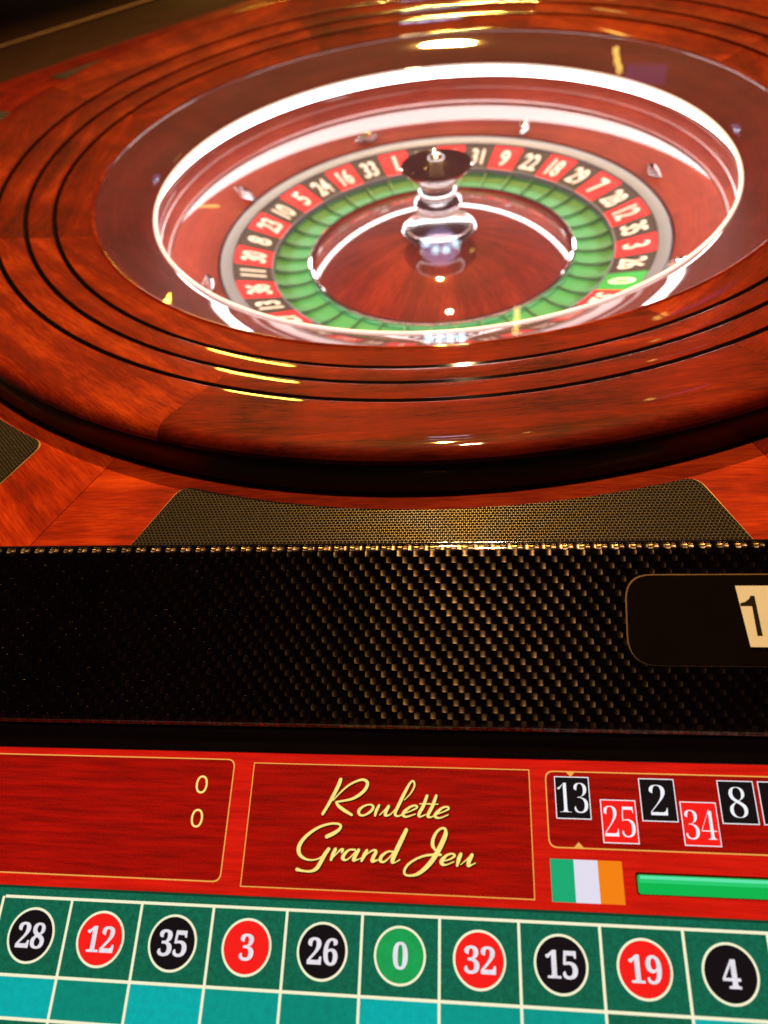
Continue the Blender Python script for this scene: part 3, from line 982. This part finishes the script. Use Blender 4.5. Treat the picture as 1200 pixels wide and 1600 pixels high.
def catmull(pts, sub=7):
    out = []
    n = len(pts)
    closed = (abs(pts[0][0] - pts[-1][0]) + abs(pts[0][1] - pts[-1][1])) < 0.05
    for i in range(n - 1):
        p0 = pts[i - 1] if i > 0 else (pts[-2] if closed else tuple(2 * a - b for a, b in zip(pts[0], pts[1])))
        p1, p2 = pts[i], pts[i + 1]
        p3 = pts[i + 2] if i + 2 < n else (pts[1] if closed else tuple(2 * a - b for a, b in zip(pts[-1], pts[-2])))
        for k in range(sub):
            s = k / sub
            out.append(tuple(0.5 * (2 * p1[d] + (p2[d] - p0[d]) * s + (2 * p0[d] - 5 * p1[d] + 4 * p2[d] - p3[d]) * s * s +
                                    (3 * p1[d] - p0[d] - 3 * p2[d] + p3[d]) * s ** 3) for d in range(3)))
    out.append(pts[-1])
    return out


def strokes(name, L_, grow, dx, dy, lvl, mat):
    V, F = [], []
    for q in L_:
        c = catmull([tuple(p) for p in q])
        b0 = len(V)
        for i, (x, y, w) in enumerate(c):
            a, b = c[max(0, i - 1)], c[min(len(c) - 1, i + 1)]
            tx, ty = b[0] - a[0], b[1] - a[1]
            l_ = math.hypot(tx, ty) or 1
            nx, ny = -ty / l_, tx / l_
            hw = max(w, 0.3) / 2 + grow
            V += [((x + nx * hw + dx) * mm, (y + ny * hw + dy) * mm, 0), ((x - nx * hw + dx) * mm, (y - ny * hw + dy) * mm, 0)]
            if i:
                k = b0 + 2 * i
                F.append((k - 2, k - 1, k + 1, k))
        for (x, y, w) in (c[0], c[-1]):          # round ends
            hw = max(w, 0.3) / 2 + grow
            k = len(V)
            V += [((x + hw * math.cos(2 * PI * j / 12) + dx) * mm, (y + hw * math.sin(2 * PI * j / 12) + dy) * mm, -0.000004) for j in range(12)]
            F.append(tuple(range(k, k + 12)))
    # each stroke a hair above the previous so that crossings never share a plane
    me = bpy.data.meshes.new(name)
    me.from_pydata(V, [], F)
    off = 0
    vi = 0
    for si, q in enumerate(L_):
        cnt = 2 * ((len(q) - 1) * 7 + 1) + 24
        for v in range(vi, vi + cnt):
            me.vertices[v].co.z += si * 0.000006
        vi += cnt
    me.update()
    o = link(name, me, mat, scrn)
    o.location = (0, 0, lvl * LV)
    return o


for word, L_ in LETTERING.items():
    strokes('lettering_shadow', L_, 0.28, 0.30, -0.30, 3, E['lshadow'])
    strokes('lettering', L_, 0.0, 0.0, 0.0, 5, E['letter'])

# history of winning numbers
for num, x0, y1, col in ((13, 53.3, -7.4, 'dblack'), (25, 73.7, -17.1, 'dred'), (2, 92.0, -7.3, 'dblack'), (34, 109.4, -17.0, 'dred'), (8, 127.2, -7.3, 'dblack'), (None, 145.1, -7.3, 'dblack')):
    w_, h_ = 16.0, 18.7
    org = (x0 + w_ / 2, y1 - h_ / 2)
    b_ = flat('history_tile', rect(x0, y1 - h_, x0 + w_, y1), 4, E['white'], None, org)
    flat('tile_face', rect(-w_ / 2 + 0.4, -h_ / 2 + 0.4, w_ / 2 - 0.4, h_ / 2 - 0.4), 1, E[col], b_)
    if num is not None:
        numeral(str(num), E['white'], b_, True, -0.022, Matrix.Translation((0.0, 0.0, 2 * LV)), 0.0098 if num > 9 else 0.0118, 0.0132)
flat('marker', [(58.6, -5.0), (63.4, -5.0), (61.0, -7.6)], 6, E['gold'])
flat('marker', [(60.2, -38.4), (65.0, -38.4), (62.6, -35.8)], 6, E['gold'])
# flag
fl = flat('flag', rect(49.3, -60.5, 80.9, -43.1), 4, E['fwhite'], None, (65.1, -51.8))
flat('stripe', rect(-15.8, -8.7, -5.4, 8.7), 1, E['fgreen'], fl)
flat('stripe', rect(5.2, -8.7, 15.8, 8.7), 1, E['forange'], fl)
# green bar
br = flat('time_bar', rr_poly(87.0, -55.9, 310, -48.1, [1.4, 0, 0, 1.4]), 4, E['bar'], None, (198, -52))
flat('bar_middle', rect(-110.3, 0.6, 112, 2.2), 1, E['barmid'], br)
flat('bar_highlight', rect(-109.8, 2.2, 112, 3.5), 1, E['barhi'], br)
flat('bar_shadow', rr_poly(86.3, -56.3, 310, -47.2, [1.4, 0, 0, 1.4]), 3, E['lshadow'])

# betting track grid
PW = 34.75
XL = [-0.6 + PW * k for k in range(-7, 10)]
lw = 0.62
for k, cname in zip(range(-7, 6), ('cyan', 'cyan', 'teal', 'cyan', 'teal2', 'teal', 'cyan', 'teal2', 'teal2', 'felt', 'cyan', 'teal', 'cyan')):
    x0 = -0.6 + PW * k
    flat('track_cell', rect(x0, -116.8, x0 + PW, -100.4), 1, E[cname])
for yy in (-68.7, -100.4, -116.8):
    flat('grid_line', rect(-208.2 if yy == -68.7 else -240, yy - lw, 320, yy + lw), 3, E['cream'])
for k in range(-6, 9):
    x0 = -0.6 + PW * k
    top = -68.7
    flat('grid_line', rect(x0 - lw, -160, x0 + lw, top), 2, E['cream'])
for k, num in zip(range(-6, 5), (28, 12, 35, 3, 26, 0, 32, 15, 19, 4, 21)):
    cx = -0.6 + PW * (k + 0.5) + (0.6 if k == -6 else 0)
    cy = -84.3
    n = 56
    d_ = flat('number_disc', [(cx + 11.5 * math.cos(2 * PI * i / n), cy + 11.5 * math.sin(2 * PI * i / n)) for i in range(n)], 4, E['cream'], None, (cx, cy))
    col = 'dgreen' if num == 0 else ('dred' if num in REDS else 'dblack')
    flat('disc_face', [(10.5 * math.cos(2 * PI * i / n), 10.5 * math.sin(2 * PI * i / n)) for i in range(n)], 1, E[col], d_)
    numeral(str(num), E['numw'], d_, True, 0.006, Matrix.Translation((0.0002, 0, 2 * LV)), 0.0098, 0.0106)
